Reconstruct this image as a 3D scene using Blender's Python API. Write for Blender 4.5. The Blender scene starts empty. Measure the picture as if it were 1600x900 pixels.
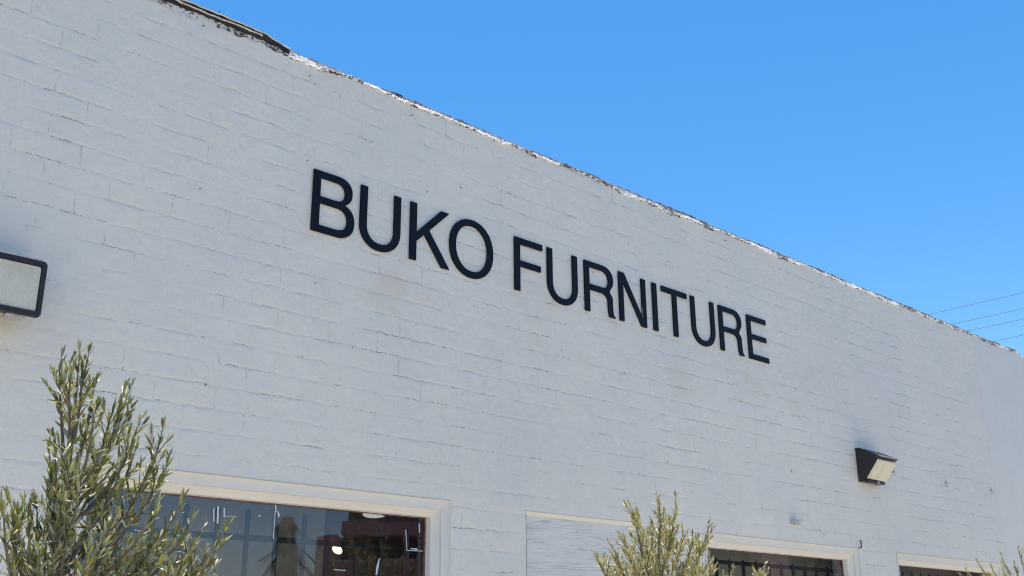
import bpy, bmesh, math, random
from mathutils import Vector, Matrix
random.seed(7)
R = math.radians
scene = bpy.context.scene
col = scene.collection

# ------------------------------------------------------------------ camera
CAM = Vector((-3.1305, -5.1219, 1.6))
RT = Vector((0.73263269, -0.68057886, -0.00785833))
UP = Vector((-0.2147615, -0.24211258, 0.94618127))
FW = Vector((0.64585357, 0.69151567, 0.32354172))
FPX = 1654.1
cam_d = bpy.data.cameras.new('camera'); cam = bpy.data.objects.new('camera', cam_d); col.objects.link(cam)
cam.matrix_world = Matrix(((RT.x, UP.x, -FW.x, CAM.x), (RT.y, UP.y, -FW.y, CAM.y), (RT.z, UP.z, -FW.z, CAM.z), (0, 0, 0, 1)))
cam_d.sensor_width = 36; cam_d.lens = FPX / 1600 * 36; cam_d.clip_end = 3000; cam_d.clip_start = 0.05
scene.camera = cam

# ------------------------------------------------------------------ light
SUN = Vector((0.09, 0.108, 0.985)).normalized()
w = bpy.data.worlds.new('World'); scene.world = w; w.use_nodes = True
wn = w.node_tree.nodes; wl = w.node_tree.links
bg = wn['Background']
sky = wn.new('ShaderNodeTexSky'); sky.sky_type = 'NISHITA'; sky.sun_disc = False
sky.sun_elevation = math.asin(SUN.z); sky.sun_rotation = math.atan2(SUN.x, SUN.y)
sky.air_density = 1.3; sky.dust_density = 0.15; sky.ozone_density = 5.0; sky.altitude = 50
hs = wn.new('ShaderNodeHueSaturation'); hs.inputs['Saturation'].default_value = 1.30
wl.new(sky.outputs[0], hs.inputs['Color']); wl.new(hs.outputs[0], bg.inputs['Color'])
bg.inputs['Strength'].default_value = 0.119
sd = bpy.data.lights.new('sun', 'SUN'); sd.energy = 5.0; sd.angle = R(0.53); sd.color = (1.0, 0.93, 0.83)
so = bpy.data.objects.new('sun', sd); col.objects.link(so)
so.rotation_euler = SUN.to_track_quat('Z', 'Y').to_euler()
vs = scene.view_settings; vs.view_transform = 'Standard'; vs.look = 'None'; vs.gamma = 1; vs.use_curve_mapping = False
vs.exposure = 0.57
scene.cycles.pixel_filter_type = 'BLACKMAN_HARRIS'; scene.cycles.filter_width = 1.15

# ------------------------------------------------------------------ helpers
def at(u, v, Y=0.0):
    """ray through photo point (u,v), 1600x900, met with the plane y = Y"""
    d = FW * FPX + RT * (u - 800) - UP * (v - 450)
    return CAM + d * ((Y - CAM.y) / d.y)

def tag(o, label=None, cat=None, group=None, kind=None):
    if label: o['label'] = label
    if cat: o['category'] = cat
    if group: o['group'] = group
    if kind: o['kind'] = kind
    return o

def empty(name, loc=(0, 0, 0)):
    o = bpy.data.objects.new(name, None); o.location = loc; col.objects.link(o)
    o.empty_display_size = .1
    return o

def obj(name, bm, mat, parent=None, smooth=False, world=True):
    """bmesh in world coordinates -> one mesh object, under parent if given"""
    me = bpy.data.meshes.new(name)
    bm.normal_update(); bm.to_mesh(me); bm.free()
    me.materials.append(mat)
    if smooth:
        for p in me.polygons: p.use_smooth = True
    o = bpy.data.objects.new(name, me); col.objects.link(o)
    if parent:
        o.parent = parent
        if world:
            off = Vector(parent.location)
            pp = parent.parent
            while pp: off += Vector(pp.location); pp = pp.parent
            me.transform(Matrix.Translation(-off))
    return o

def box(bm, x0, x1, y0, y1, z0, z1, bev=0):
    r = bmesh.ops.create_cube(bm, size=1)
    vs_ = r['verts']
    for v in vs_:
        v.co = Vector(((x0 + x1) / 2 + v.co.x * (x1 - x0), (y0 + y1) / 2 + v.co.y * (y1 - y0), (z0 + z1) / 2 + v.co.z * (z1 - z0)))
    if bev:
        es = list({e for v in vs_ for e in v.link_edges})
        bmesh.ops.bevel(bm, geom=es, offset=bev, segments=2, affect='EDGES')
    return bm

def tube(bm, pts, rad, n=8, cap=True):
    """tube along pts; rad number or list"""
    pts = [Vector(p) for p in pts]
    rings = []
    t0 = (pts[1] - pts[0]).normalized()
    ref = Vector((0, 0, 1)) if abs(t0.z) < .9 else Vector((1, 0, 0))
    a = t0.cross(ref).normalized()
    for i, p in enumerate(pts):
        t = (pts[min(i + 1, len(pts) - 1)] - pts[max(i - 1, 0)]).normalized()
        a = (a - t * a.dot(t)).normalized(); b = t.cross(a)
        r = rad[i] if isinstance(rad, (list, tuple)) else rad
        rings.append([bm.verts.new(p + (a * math.cos(2 * math.pi * k / n) + b * math.sin(2 * math.pi * k / n)) * r) for k in range(n)])
    for i in range(len(rings) - 1):
        for k in range(n):
            bm.faces.new((rings[i][k], rings[i][(k + 1) % n], rings[i + 1][(k + 1) % n], rings[i + 1][k]))
    if cap and n > 2:
        bm.faces.new(rings[0][::-1]); bm.faces.new(rings[-1])
    return bm

def quad(bm, *ps):
    return bm.faces.new([bm.verts.new(Vector(p)) for p in ps])

# ---- node helpers
def new_mat(name):
    m = bpy.data.materials.new(name); m.use_nodes = True
    nt = m.node_tree; b = nt.nodes['Principled BSDF']
    return m, nt, b

class G:
    def __init__(s, nt): s.nt = nt
    def n(s, t, **kw):
        x = s.nt.nodes.new(t)
        for k, v in kw.items(): setattr(x, k, v)
        return x
    def put(s, sock, v):
        if hasattr(v, 'is_output') or isinstance(v, bpy.types.NodeSocket): s.nt.links.new(v, sock)
        else: sock.default_value = v
    def math(s, op, a, b=0.0, clamp=False):
        x = s.n('ShaderNodeMath', operation=op, use_clamp=clamp); s.put(x.inputs[0], a); s.put(x.inputs[1], b); return x.outputs[0]
    def noise(s, vec, scale, detail=2, rough=.5, out='Fac'):
        x = s.n('ShaderNodeTexNoise'); s.put(x.inputs['Vector'], vec); x.inputs['Scale'].default_value = scale
        x.inputs['Detail'].default_value = detail; x.inputs['Roughness'].default_value = rough; return x.outputs[out]
    def ramp(s, v, a, b, lo=0.0, hi=1.0):
        x = s.n('ShaderNodeMapRange'); x.interpolation_type = 'SMOOTHSTEP'; s.put(x.inputs['Value'], v)
        x.inputs['From Min'].default_value = a; x.inputs['From Max'].default_value = b
        x.inputs['To Min'].default_value = lo; x.inputs['To Max'].default_value = hi; return x.outputs[0]
    def mix(s, f, a, b, blend='MIX'):
        x = s.n('ShaderNodeMix', data_type='RGBA', blend_type=blend)
        s.put(x.inputs[0], f); s.put(x.inputs[6], a); s.put(x.inputs[7], b); return x.outputs[2]
    def bump(s, h, strength=1.0, dist=.01, normal=None):
        x = s.n('ShaderNodeBump'); s.put(x.inputs['Height'], h); x.inputs['Strength'].default_value = strength
        x.inputs['Distance'].default_value = dist
        if normal: s.nt.links.new(normal, x.inputs['Normal'])
        return x.outputs[0]
    def coord(s, which='Object'):
        return s.n('ShaderNodeTexCoord').outputs[which]
    def scaled(s, vec, sc):
        x = s.n('ShaderNodeVectorMath', operation='MULTIPLY'); s.put(x.inputs[0], vec); x.inputs[1].default_value = sc; return x.outputs[0]

def plain(name, color, rough=.6, metallic=0, noise=.12, nscale=8, bump=.0, bscale=60, spec=.5, coat=0):
    m, nt, b = new_mat(name); g = G(nt)
    c = g.coord()
    f = g.ramp(g.noise(c, nscale, 5, .6), .3, .7)
    dark = tuple(x * (1 - noise) for x in color[:3]) + (1,); lite = tuple(min(1, x * (1 + noise)) for x in color[:3]) + (1,)
    nt.links.new(g.mix(f, dark, lite), b.inputs['Base Color'])
    b.inputs['Roughness'].default_value = rough; b.inputs['Metallic'].default_value = metallic
    b.inputs['Specular IOR Level'].default_value = spec
    b.inputs['Coat Weight'].default_value = coat
    if bump: nt.links.new(g.bump(g.noise(c, bscale, 4, .6), 1, bump), b.inputs['Normal'])
    return m

COURSE = 0.1262; ZREF = 3.077; BRICK = 0.345
WHITE = (.765, .745, .70, 1)
def brick_paint():
    """thick off-white paint over long running-bond brick"""
    m, nt, b = new_mat('painted_brick'); g = G(nt)
    c = g.coord()
    sep = g.n('ShaderNodeSeparateXYZ'); nt.links.new(c, sep.inputs[0])
    x, z = sep.outputs[0], sep.outputs[2]
    # small wander of the joints
    wx = g.math('MULTIPLY', g.math('SUBTRACT', g.noise(c, 5, 3), .5), .035)
    wz = g.math('MULTIPLY', g.math('SUBTRACT', g.noise(g.scaled(c, (1, 1, 1.7)), 7, 4, .6), .5), .026)
    wf = g.math('MULTIPLY', g.math('SUBTRACT', g.noise(c, 45, 3, .7), .5), .016)
    xx = g.math('ADD', g.math('ADD', x, 40 * BRICK + .0), wx)
    zz = g.math('ADD', g.math('ADD', g.math('ADD', z, 30 * COURSE - ZREF), wz), wf)
    cb = g.n('ShaderNodeCombineXYZ'); nt.links.new(xx, cb.inputs[0]); nt.links.new(zz, cb.inputs[1])
    def brick(size, smooth, c1=(0, 0, 0, 1), c2=(1, 1, 1, 1)):
        t = g.n('ShaderNodeTexBrick'); nt.links.new(cb.outputs[0], t.inputs['Vector'])
        t.offset = .5; t.offset_frequency = 2; t.squash = 1
        t.inputs['Scale'].default_value = 1; t.inputs['Mortar Size'].default_value = size; t.inputs['Mortar Smooth'].default_value = smooth
        t.inputs['Brick Width'].default_value = BRICK; t.inputs['Row Height'].default_value = COURSE
        t.inputs['Color1'].default_value = c1; t.inputs['Color2'].default_value = c2; t.inputs['Mortar'].default_value = (.5, .5, .5, 1)
        return t
    wide = brick(.016, 1.0); thin = brick(.0020, .4)
    patch = g.ramp(g.noise(c, 1.6, 3, .6), .36, .64, .06, 1.0)          # joints filled by paint here and there
    patch2 = g.ramp(g.noise(g.scaled(c, (1, 1, 2.2)), 6, 3, .6), .38, .62, .12, 1.0)
    joint = g.math('MULTIPLY', g.math('MULTIPLY', wide.outputs['Fac'], patch), patch2)
    fz = g.math('ABSOLUTE', g.math('SUBTRACT', g.math('FRACT', g.math('DIVIDE', zz, COURSE)), .5))
    bed = g.ramp(fz, .36, .42, .62, 1.0)
    joint = g.math('MULTIPLY', joint, bed)
    crackm = g.math('MULTIPLY', g.ramp(g.noise(g.scaled(c, (1, 1, 1.6)), 2.3, 5, .65), .50, .61), g.ramp(g.noise(c, 36, 3, .7), .45, .56))
    crack = g.math('MULTIPLY', g.math('MULTIPLY', thin.outputs['Fac'], crackm), bed)
    # pin holes
    vo = g.n('ShaderNodeTexVoronoi'); nt.links.new(c, vo.inputs['Vector']); vo.inputs['Scale'].default_value = 13
    hole = g.math('LESS_THAN', vo.outputs['Distance'], g.math('MULTIPLY', g.ramp(g.noise(c, 9, 2), .53, .70), .10))
    # lumps
    lump = g.noise(c, 13, 4, .55); grain = g.noise(c, 95, 3, .6); drip = g.noise(g.scaled(c, (1, 1, .35)), 42, 3, .6)
    perb = g.n('ShaderNodeSeparateColor'); nt.links.new(thin.outputs['Color'], perb.inputs[0])
    h = g.math('MULTIPLY', joint, -.0045)
    h = g.math('ADD', h, g.math('MULTIPLY', perb.outputs[0], .0016))
    h = g.math('ADD', h, g.math('MULTIPLY', lump, .0085))
    h = g.math('ADD', h, g.math('MULTIPLY', drip, .0022))
    h = g.math('ADD', h, g.math('MULTIPLY', grain, .0013))
    h = g.math('SUBTRACT', h, g.math('MULTIPLY', crack, .004))
    h = g.math('SUBTRACT', h, g.math('MULTIPLY', hole, .004))
    nt.links.new(g.bump(h, 1, 1.0), b.inputs['Normal'])
    base = g.mix(g.ramp(g.noise(c, 1.1, 4, .6), .3, .7), (.735, .712, .662, 1), (.805, .768, .688, 1))
    base = g.mix(g.ramp(g.noise(c, 9, 4, .7), .3, .75, 0, .35), base, (.69, .67, .64, 1))
    # rusty and dusty stains that hang below the letters
    zone = g.math('MULTIPLY', g.ramp(z, 3.2, 3.8), g.ramp(z, 4.3, 3.95))
    zone = g.math('MULTIPLY', zone, g.ramp(g.noise(g.scaled(c, (1, 1, 1.4)), 2.4, 4, .65), .48, .72))
    zone = g.math('MULTIPLY', zone, g.math('MULTIPLY', g.ramp(x, -.6, .2), g.ramp(x, 6.5, 5)))
    base = g.mix(g.math('MULTIPLY', zone, .42), base, (.70, .58, .46, 1))
    base = g.mix(g.math('MULTIPLY', crack, .72), base, (.10, .09, .085, 1))
    base = g.mix(g.math('MULTIPLY', hole, .85), base, (.06, .055, .05, 1))
    nt.links.new(base, b.inputs['Base Color'])
    b.inputs['Roughness'].default_value = .62; b.inputs['Specular IOR Level'].default_value = .25
    return m

def smooth_paint(name='smooth_paint', color=WHITE, crack=0.0, bump=.0025):
    m, nt, b = new_mat(name); g = G(nt); c = g.coord()
    f = g.ramp(g.noise(c, 3, 5, .6), .3, .7)
    base = g.mix(f, tuple(v * .95 for v in color[:3]) + (1,), color)
    h = g.math('ADD', g.math('MULTIPLY', g.noise(c, 12, 4), 1.2), g.math('MULTIPLY', g.noise(c, 70, 3), .25))
    if crack:
        sp_ = g.n('ShaderNodeSeparateXYZ'); nt.links.new(c, sp_.inputs[0])
        fade = g.math('MULTIPLY', g.ramp(g.noise(g.scaled(c, (1, 1, 6)), 2.2, 4, .6), .36, .60), g.ramp(sp_.outputs[0], 2.55, 1.95, .25, 1))
        k = g.noise(g.scaled(c, (1.1, 1, 24)), 2.6, 3, .6)
        line = g.math('FRACT', g.math('ADD', g.math('MULTIPLY', sp_.outputs[2], 52), g.math('MULTIPLY', k, 3.2)))
        line = g.math('MULTIPLY', g.ramp(g.math('ABSOLUTE', g.math('SUBTRACT', line, .5)), .03, .10, 1, 0), fade)
        base = g.mix(g.math('MULTIPLY', line, crack), base, (.34, .36, .38, 1))
        h = g.math('SUBTRACT', h, g.math('MULTIPLY', line, .8))
    nt.links.new(base, b.inputs['Base Color'])
    nt.links.new(g.bump(h, 1, bump), b.inputs['Normal'])
    b.inputs['Roughness'].default_value = .55; b.inputs['Specular IOR Level'].default_value = .3
    return m

def glass_mat():
    m = bpy.data.materials.new('window_glass'); m.use_nodes = True; nt = m.node_tree; nt.nodes.clear(); g = G(nt)
    out = g.n('ShaderNodeOutputMaterial'); mx = g.n('ShaderNodeMixShader'); tr = g.n('ShaderNodeBsdfTransparent'); gl = g.n('ShaderNodeBsdfGlossy')
    tr.inputs[0].default_value = (.78, .82, .80, 1); gl.inputs['Roughness'].default_value = 0.004; gl.inputs[0].default_value = (.80, .76, 1, 1)
    geo = g.n('ShaderNodeNewGeometry'); dt = g.n('ShaderNodeVectorMath', operation='DOT_PRODUCT')
    nt.links.new(geo.outputs['Incoming'], dt.inputs[0]); nt.links.new(geo.outputs['Normal'], dt.inputs[1])
    oneminus = g.math('SUBTRACT', 1.0, g.math('ABSOLUTE', dt.outputs['Value']), True)
    schlick = g.math('ADD', .045, g.math('MULTIPLY', g.math('POWER', oneminus, 5.0), .955))
    c = g.coord()
    bp = g.bump(g.noise(c, 1.3, 2), 1, .003); nt.links.new(bp, gl.inputs['Normal'])
    f = g.math('MULTIPLY', schlick, 1.55, True)
    di = g.n('ShaderNodeBsdfDiffuse'); di.inputs[0].default_value = (.5, .5, .5, 1)
    mx2 = g.n('ShaderNodeMixShader')
    dust = g.ramp(g.noise(c, 30, 5, .75), .62, .85, 0.004, .08)
    nt.links.new(f, mx.inputs[0]); nt.links.new(tr.outputs[0], mx.inputs[1]); nt.links.new(gl.outputs[0], mx.inputs[2])
    nt.links.new(dust, mx2.inputs[0]); nt.links.new(mx.outputs[0], mx2.inputs[1]); nt.links.new(di.outputs[0], mx2.inputs[2])
    nt.links.new(mx2.outputs[0], out.inputs[0])
    return m

def edge_mat():
    """roof edge: flaking white paint over dark roofing felt"""
    m, nt, b = new_mat('flaking_edge'); g = G(nt); c = g.coord()
    sep = g.n('ShaderNodeSeparateXYZ'); nt.links.new(c, sep.inputs[0])
    n1 = g.noise(g.scaled(c, (1, 1, 1)), 4, 4, .7); n2 = g.noise(g.scaled(c, (1, 1.5, 2)), 45, 4, .7)
    t = g.math('ADD', g.math('MULTIPLY', n1, .5), g.math('MULTIPLY', n2, .5))
    # more felt towards the top, more paint at the front lip
    t = g.math('ADD', t, g.math('MULTIPLY', g.ramp(sep.outputs[2], 5.105, 5.16), .16))
    f = g.ramp(t, .50, .53)
    dark = g.mix(g.noise(c, 60, 4), (.03, .027, .035, 1), (.17, .13, .14, 1))
    nt.links.new(g.mix(f, (.78, .78, .78, 1), dark), b.inputs['Base Color'])
    nt.links.new(g.bump(g.math('ADD', g.noise(c, 60, 5, .7), n1), 1, .012), b.inputs['Normal'])
    b.inputs['Roughness'].default_value = .7
    return m

def leaf_mat(name, top, under, var=.35):
    m, nt, b = new_mat(name); g = G(nt); c = g.coord()
    geo = g.n('ShaderNodeNewGeometry')
    rnd = geo.outputs['Random Per Island']
    t = g.mix(rnd, tuple(x * (1 - var) for x in top) + (1,), tuple(x * (1 + var) for x in top) + (1,))
    yel = g.ramp(rnd, .86, .97)
    t = g.mix(g.math('MULTIPLY', yel, .7), t, (.34, .30, .08, 1))
    base = g.mix(geo.outputs['Backfacing'], t, tuple(under) + (1,))
    nt.links.new(base, b.inputs['Base Color'])
    b.inputs['Roughness'].default_value = .36; b.inputs['Specular IOR Level'].default_value = .5
    tl = g.n('ShaderNodeBsdfTranslucent'); nt.links.new(g.mix(.5, t, (.25, .28, .06, 1)), tl.inputs[0])
    mx = g.n('ShaderNodeMixShader'); mx.inputs[0].default_value = .28
    out = [n for n in nt.nodes if n.type == 'OUTPUT_MATERIAL'][0]
    nt.links.new(b.outputs[0], mx.inputs[1]); nt.links.new(tl.outputs[0], mx.inputs[2]); nt.links.new(mx.outputs[0], out.inputs[0])
    return m

def ground_mat(name, color, joint=0, var=.12):
    m, nt, b = new_mat(name); g = G(nt); c = g.coord()
    f = g.ramp(g.noise(c, .8, 6, .65), .3, .7); f2 = g.noise(c, 120, 2)
    base = g.mix(f, tuple(v * (1 - var) for v in color) + (1,), tuple(v * (1 + var) for v in color) + (1,))
    base = g.mix(g.math('MULTIPLY', f2, .3), base, tuple(v * .6 for v in color) + (1,))
    if joint:
        t = g.n('ShaderNodeTexBrick'); nt.links.new(c, t.inputs['Vector']); t.offset = 0
        t.inputs['Scale'].default_value = 1; t.inputs['Brick Width'].default_value = joint; t.inputs['Row Height'].default_value = joint
        t.inputs['Mortar Size'].default_value = .008
        base = g.mix(t.outputs['Fac'], base, (.12, .11, .1, 1))
    nt.links.new(base, b.inputs['Base Color']); nt.links.new(g.bump(f2, 1, .003), b.inputs['Normal'])
    b.inputs['Roughness'].default_value = .9
    return m

M = dict(
    brick=brick_paint(), paint=smooth_paint(), trim=smooth_paint('trim_paint', (.78, .755, .70, 1), bump=.0015),
    board=smooth_paint('board_paint', (.75, .745, .71, 1), crack=.42, bump=.002),
    glass=glass_mat(), edge=edge_mat(),
    felt=plain('roofing_felt', (.022, .020, .022), .75, noise=.5, nscale=30, bump=.01, bscale=40),
    flash=plain('metal_flashing', (.55, .52, .50), .45, .6, .2, 20, .004, 30),
    letter=plain('letter_black', (.0035, .005, .011), .55, 0, .2, 6, .0004, 200, spec=.22),
    iron=plain('black_iron', (.012, .012, .014), .35, 0, .3, 20, .0006, 120),
    bronze=plain('bronze_housing', (.016, .014, .018), .42, 0, .3, 14, .0006, 150),
    rust=plain('rusty_edge', (.16, .095, .07), .8, 0, .5, 25, .002, 60),
    putty=plain('painted_lump', (.60, .58, .54), .7, 0, .45, 40, .006, 60),
    interior=plain('interior_wall', (.55, .52, .50), .9, 0, .15, 2),
    blind=plain('backdrop_board', (.42, .38, .37), .9, 0, .12, 1.2),
    dark=plain('interior_dark', (.05, .045, .04), .8, 0, .3, 3),
    cord=plain('cord_black', (.01, .01, .01), .6), wire=plain('cable_grey', (.10, .12, .15), .6),
    bark=plain('olive_bark', (.15, .125, .10), .85, 0, .35, 30, .002, 90),
    leaf=leaf_mat('olive_leaf', (.16, .162, .042), (.48, .46, .26), .7),
    leaf2=leaf_mat('olive_leaf_yellow', (.38, .325, .10), (.62, .57, .36), .5),
    frond=plain('dead_frond', (.20, .15, .09), .9, 0, .4, 12), frondg=plain('green_frond', (.07, .10, .035), .6, 0, .3, 6),
    palmbark=plain('palm_bark', (.17, .13, .09), .95, 0, .35, 14, .02, 20),
    stucco=plain('red_stucco', (.46, .25, .21), .9, 0, .12, 1.5, .004, 40), stuccob=plain('brown_stucco', (.17, .135, .11), .9, 0, .25, 1.5, .004, 40),
    stuccog=plain('grey_stucco', (.34, .32, .30), .9, 0, .15, 1.5, .004, 40),
    darkglass=plain('dark_pane', (.02, .022, .025), .1, 0, .2, 2), cream=plain('cream_trim', (.5, .45, .38), .8),
    wood=plain('pole_wood', (.16, .11, .07), .9, 0, .3, 8, .01, 30), ceramic=plain('insulator_ceramic', (.35, .33, .3), .3),
    panemark=plain('sticker_and_glint', (.62, .68, .72), .5, 0, .1, 40), ink=plain('faded_ink', (.28, .31, .36), .7),
    roofing=plain('roof_gravel', (.30, .29, .27), .95, 0, .25, 20, .01, 60),
    walk=ground_mat('sidewalk_concrete', (.55, .485, .385), 1.5), asphalt=ground_mat('asphalt', (.16, .15, .135)),
    kerb=ground_mat('kerb_concrete', (.42, .40, .36)), soil=ground_mat('dry_ground', (.34, .29, .22)),
    line=plain('road_paint', (.7, .68, .6), .8, 0, .1, 10),
)
M['bulb'] = bpy.data.materials.new('lit_bulb'); M['bulb'].use_nodes = True
_b = M['bulb'].node_tree.nodes['Principled BSDF']; _b.inputs['Emission Color'].default_value = (1, .86, .55, 1); _b.inputs['Emission Strength'].default_value = 4
def lens_mat():
    m, nt, b = new_mat('ribbed_lens'); g = G(nt); c = g.coord()
    sep = g.n('ShaderNodeSeparateXYZ'); nt.links.new(c, sep.inputs[0])
    ribs = g.math('SINE', g.math('MULTIPLY', sep.outputs[0], 620))
    nt.links.new(g.mix(g.ramp(g.noise(c, 7, 4, .6), .3, .7), (.62, .575, .44, 1), (.72, .68, .55, 1)), b.inputs['Base Color'])
    nt.links.new(g.bump(g.math('ADD', ribs, g.noise(c, 40, 3)), .6, .0012), b.inputs['Normal'])
    b.inputs['Roughness'].default_value = .22; b.inputs['Coat Weight'].default_value = .3
    return m
M['lens'] = lens_mat()

# ------------------------------------------------------------------ ground
def sheet(name, x0, x1, y0, y1, z, mat, n=1):
    bm = bmesh.new(); quad(bm, (x0, y0, z), (x1, y0, z), (x1, y1, z), (x0, y1, z))
    return tag(obj(name, bm, mat), kind='structure')
sheet('ground', -900, 900, -900, 900, -0.145, M['soil'])
sheet('road', -300, 300, -14.5, -5.9, -0.14, M['asphalt'])
bm = bmesh.new()
for k in range(-30, 40): quad(bm, (k * 5, -10.26, -.136), (k * 5 + 2.4, -10.26, -.136), (k * 5 + 2.4, -10.14, -.136), (k * 5, -10.14, -.136))
tag(obj('road_marking', bm, M['line']), kind='structure')
for nm, y0, y1 in (('sidewalk', -5.75, 0.02), ('sidewalk', -21.0, -14.65)):
    bm = bmesh.new(); box(bm, -90, 120, y0, y1, -.3, 0.0); tag(obj(nm, bm, M['walk']), kind='structure')
for y0, y1 in ((-5.9, -5.752), (-14.648, -14.5)):
    bm = bmesh.new(); box(bm, -90, 120, y0, y1, -.3, 0.006, .02); tag(obj('kerb', bm, M['kerb']), kind='structure')

# ------------------------------------------------------------------ the storefront building
ZT = 5.105; XL, XR = -9.0, 10.72
B = tag(empty('storefront_building', (0, 0, 0)), 'single storey painted white brick shop building with flaking roof edge', 'building')
# openings  x0, x1, z0, z1, kind
OP = [(-1.20, 1.12, .75, 2.48, 'win'), (1.76, 2.97, .75, 2.47, 'board'), (3.665, 5.97, .75, 2.455, 'win'), (6.655, 9.02, .75, 2.455, 'win')]
XP = 9.14
bm = bmesh.new()
xs = sorted({XL, XP, *[o[0] for o in OP], *[o[1] for o in OP]}); zs = [-.1, .75, 2.455, 2.47, 2.48, ZT]
for i in range(len(xs) - 1):
    for j in range(len(zs) - 1):
        cx, cz = (xs[i] + xs[i + 1]) / 2, (zs[j] + zs[j + 1]) / 2
        if any(o[0] < cx < o[1] and o[2] < cz < o[3] for o in OP): continue
        quad(bm, (xs[i], 0, zs[j]), (xs[i + 1], 0, zs[j]), (xs[i + 1], 0, zs[j + 1]), (xs[i], 0, zs[j + 1]))
bmesh.ops.remove_doubles(bm, verts=bm.verts, dist=1e-4)
r = bmesh.ops.extrude_face_region(bm, geom=bm.faces[:])
for v in [e for e in r['geom'] if isinstance(e, bmesh.types.BMVert)]: v.co.y += .24
bmesh.ops.recalc_face_normals(bm, faces=bm.faces)
obj('front_wall', bm, M['brick'], B)

# rounded-off smooth end of the wall
bm = bmesh.new()
prof = [(XP, -.1), (XR, -.1), (XR, 4.70), (10.715, 4.86), (10.69, 4.96), (10.64, 5.035), (10.56, 5.085), (10.44, 5.112), (10.3, 5.12), (9.8, 5.112), (XP, ZT)]
f = bm.faces.new([bm.verts.new((a, -.0015, b)) for a, b in prof])
r = bmesh.ops.extrude_face_region(bm, geom=[f])
for v in [e for e in r['geom'] if isinstance(e, bmesh.types.BMVert)]: v.co.y += .26
bmesh.ops.recalc_face_normals(bm, faces=bm.faces)
obj('corner_pier', bm, M['paint'], B)

# side walls, back, roof
bm = bmesh.new(); box(bm, XR - .25, XR - .005, .255, 14, -.1, 4.7); obj('side_wall', bm, M['paint'], B)
bm = bmesh.new(); box(bm, XL, XL + .24, .245, 14, -.1, 4.9); obj('side_wall', bm, M['brick'], B)
bm = bmesh.new(); box(bm, XL, XR, 14.005, 14.25, -.1, 4.9); obj('back_wall', bm, M['paint'], B)
bm = bmesh.new(); box(bm, XL + .25, XR - .26, .25, 14, 4.45, 4.65); obj('roof', bm, M['roofing'], B)

# roof edge: lumpy bead of paint and felt sloping back from the wall top
from mathutils import noise as mn
def nz(x, s, k): return mn.noise(Vector((x * s, k * 7.3, 1.7)))
def top_z(x):
    if x < 10.3: return ZT
    pts = [(10.3, 5.12), (10.44, 5.112), (10.56, 5.085), (10.64, 5.035), (10.69, 4.96), (10.715, 4.86), (10.72, 4.7)]
    for (a, b), (c_, d) in zip(pts, pts[1:]):
        if a <= x <= c_: return b + (d - b) * (x - a) / (c_ - a)
    return 4.7
bm = bmesh.new(); rows = []
X = -9.0
while X < 10.72:
    t = top_z(X); sc = 1.0
    j = .010 * nz(X, 3, 1) + .012 * nz(X, 17, 2) + .008 * nz(X, 60, 3)
    j2 = .008 * nz(X, 2.2, 5) + .007 * nz(X, 23, 6) + .006 * nz(X, 80, 7)
    lip = .012 + .010 * max(0, nz(X, 25, 8)) + .006 * nz(X, 90, 9)
    low = t - .008 + j + max(-.03, min(.018, .035 * nz(X, 2.7, 12))) - .020 * max(0, nz(X, 6, 11)) + .012 * nz(X, 38, 14)
    lp = [(.02, low - .012), (-.004, low - .003), (-lip * .6 - .004, low + .004), (-lip * .5, low + .012 + .3 * j2), (.004 + .5 * j2, t + .016 + j2),
          (.018 + j, t + .040 + j2), (.045, t + .052 + j2 + .3 * j), (.10, t + .050), (.25, t + .03), (.25, t - .02)]
    if X < -.2:
        k = min(1, (-.2 - X) / .12); lp = [(a if i > 5 else a * (1 - k) + (-.003 + .004 * nz(X, 40, 13)) * k, b + (.020 * k if 0 < i < 5 else 0)) for i, (a, b) in enumerate(lp)]
    if X > 10.3: lp = [(a, b - .015 * min(1, (X - 10.3) / .2)) for a, b in lp]
    rows.append([bm.verts.new((X, a, b)) for a, b in lp])
    X += .008 if -1.4 < X < 4 else .014
for a, b in zip(rows, rows[1:]):
    for k in range(len(a) - 1): bm.faces.new((a[k], b[k], b[k + 1], a[k + 1]))
bmesh.ops.recalc_face_normals(bm, faces=bm.faces)
obj('roof_edge', bm, M['edge'], B)

# lifted felt and bent flashing at the left end of the roof edge
bm = bmesh.new(); rows = []; X = -9.0
while X < -.22:
    k = min(1, (-.22 - X) / .18)
    a = .012 * nz(X, 5, 21) + .008 * nz(X, 30, 22); b_ = .008 * nz(X, 9, 23) + .008 * nz(X, 44, 24)
    hgt = (.026 + .012 * nz(X, 2.5, 25) + .010 * nz(X, 12, 27)) * k
    rows.append([bm.verts.new((X, y, z)) for y, z in ((.03, ZT + .016 + a), (-.010 * k - .004 + b_ * .5, ZT + .020 * k + a - .020 * max(0, nz(X, 9, 26)) - .012 * max(0, nz(X, 30, 29))),
        (-.016 * k - .004, ZT + .022 + hgt * .5 + b_), (-.012 * k - .004, ZT + .024 + hgt + b_), (.03, ZT + .034 + hgt + b_))])
    X += .01
for a, b in zip(rows, rows[1:]):
    for k in range(4): bm.faces.new((a[k], b[k], b[k + 1], a[k + 1]))
bmesh.ops.recalc_face_normals(bm, faces=bm.faces)
obj('felt_flap', bm, M['felt'], B)
bm = bmesh.new(); rows = []; X = -9.0
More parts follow.
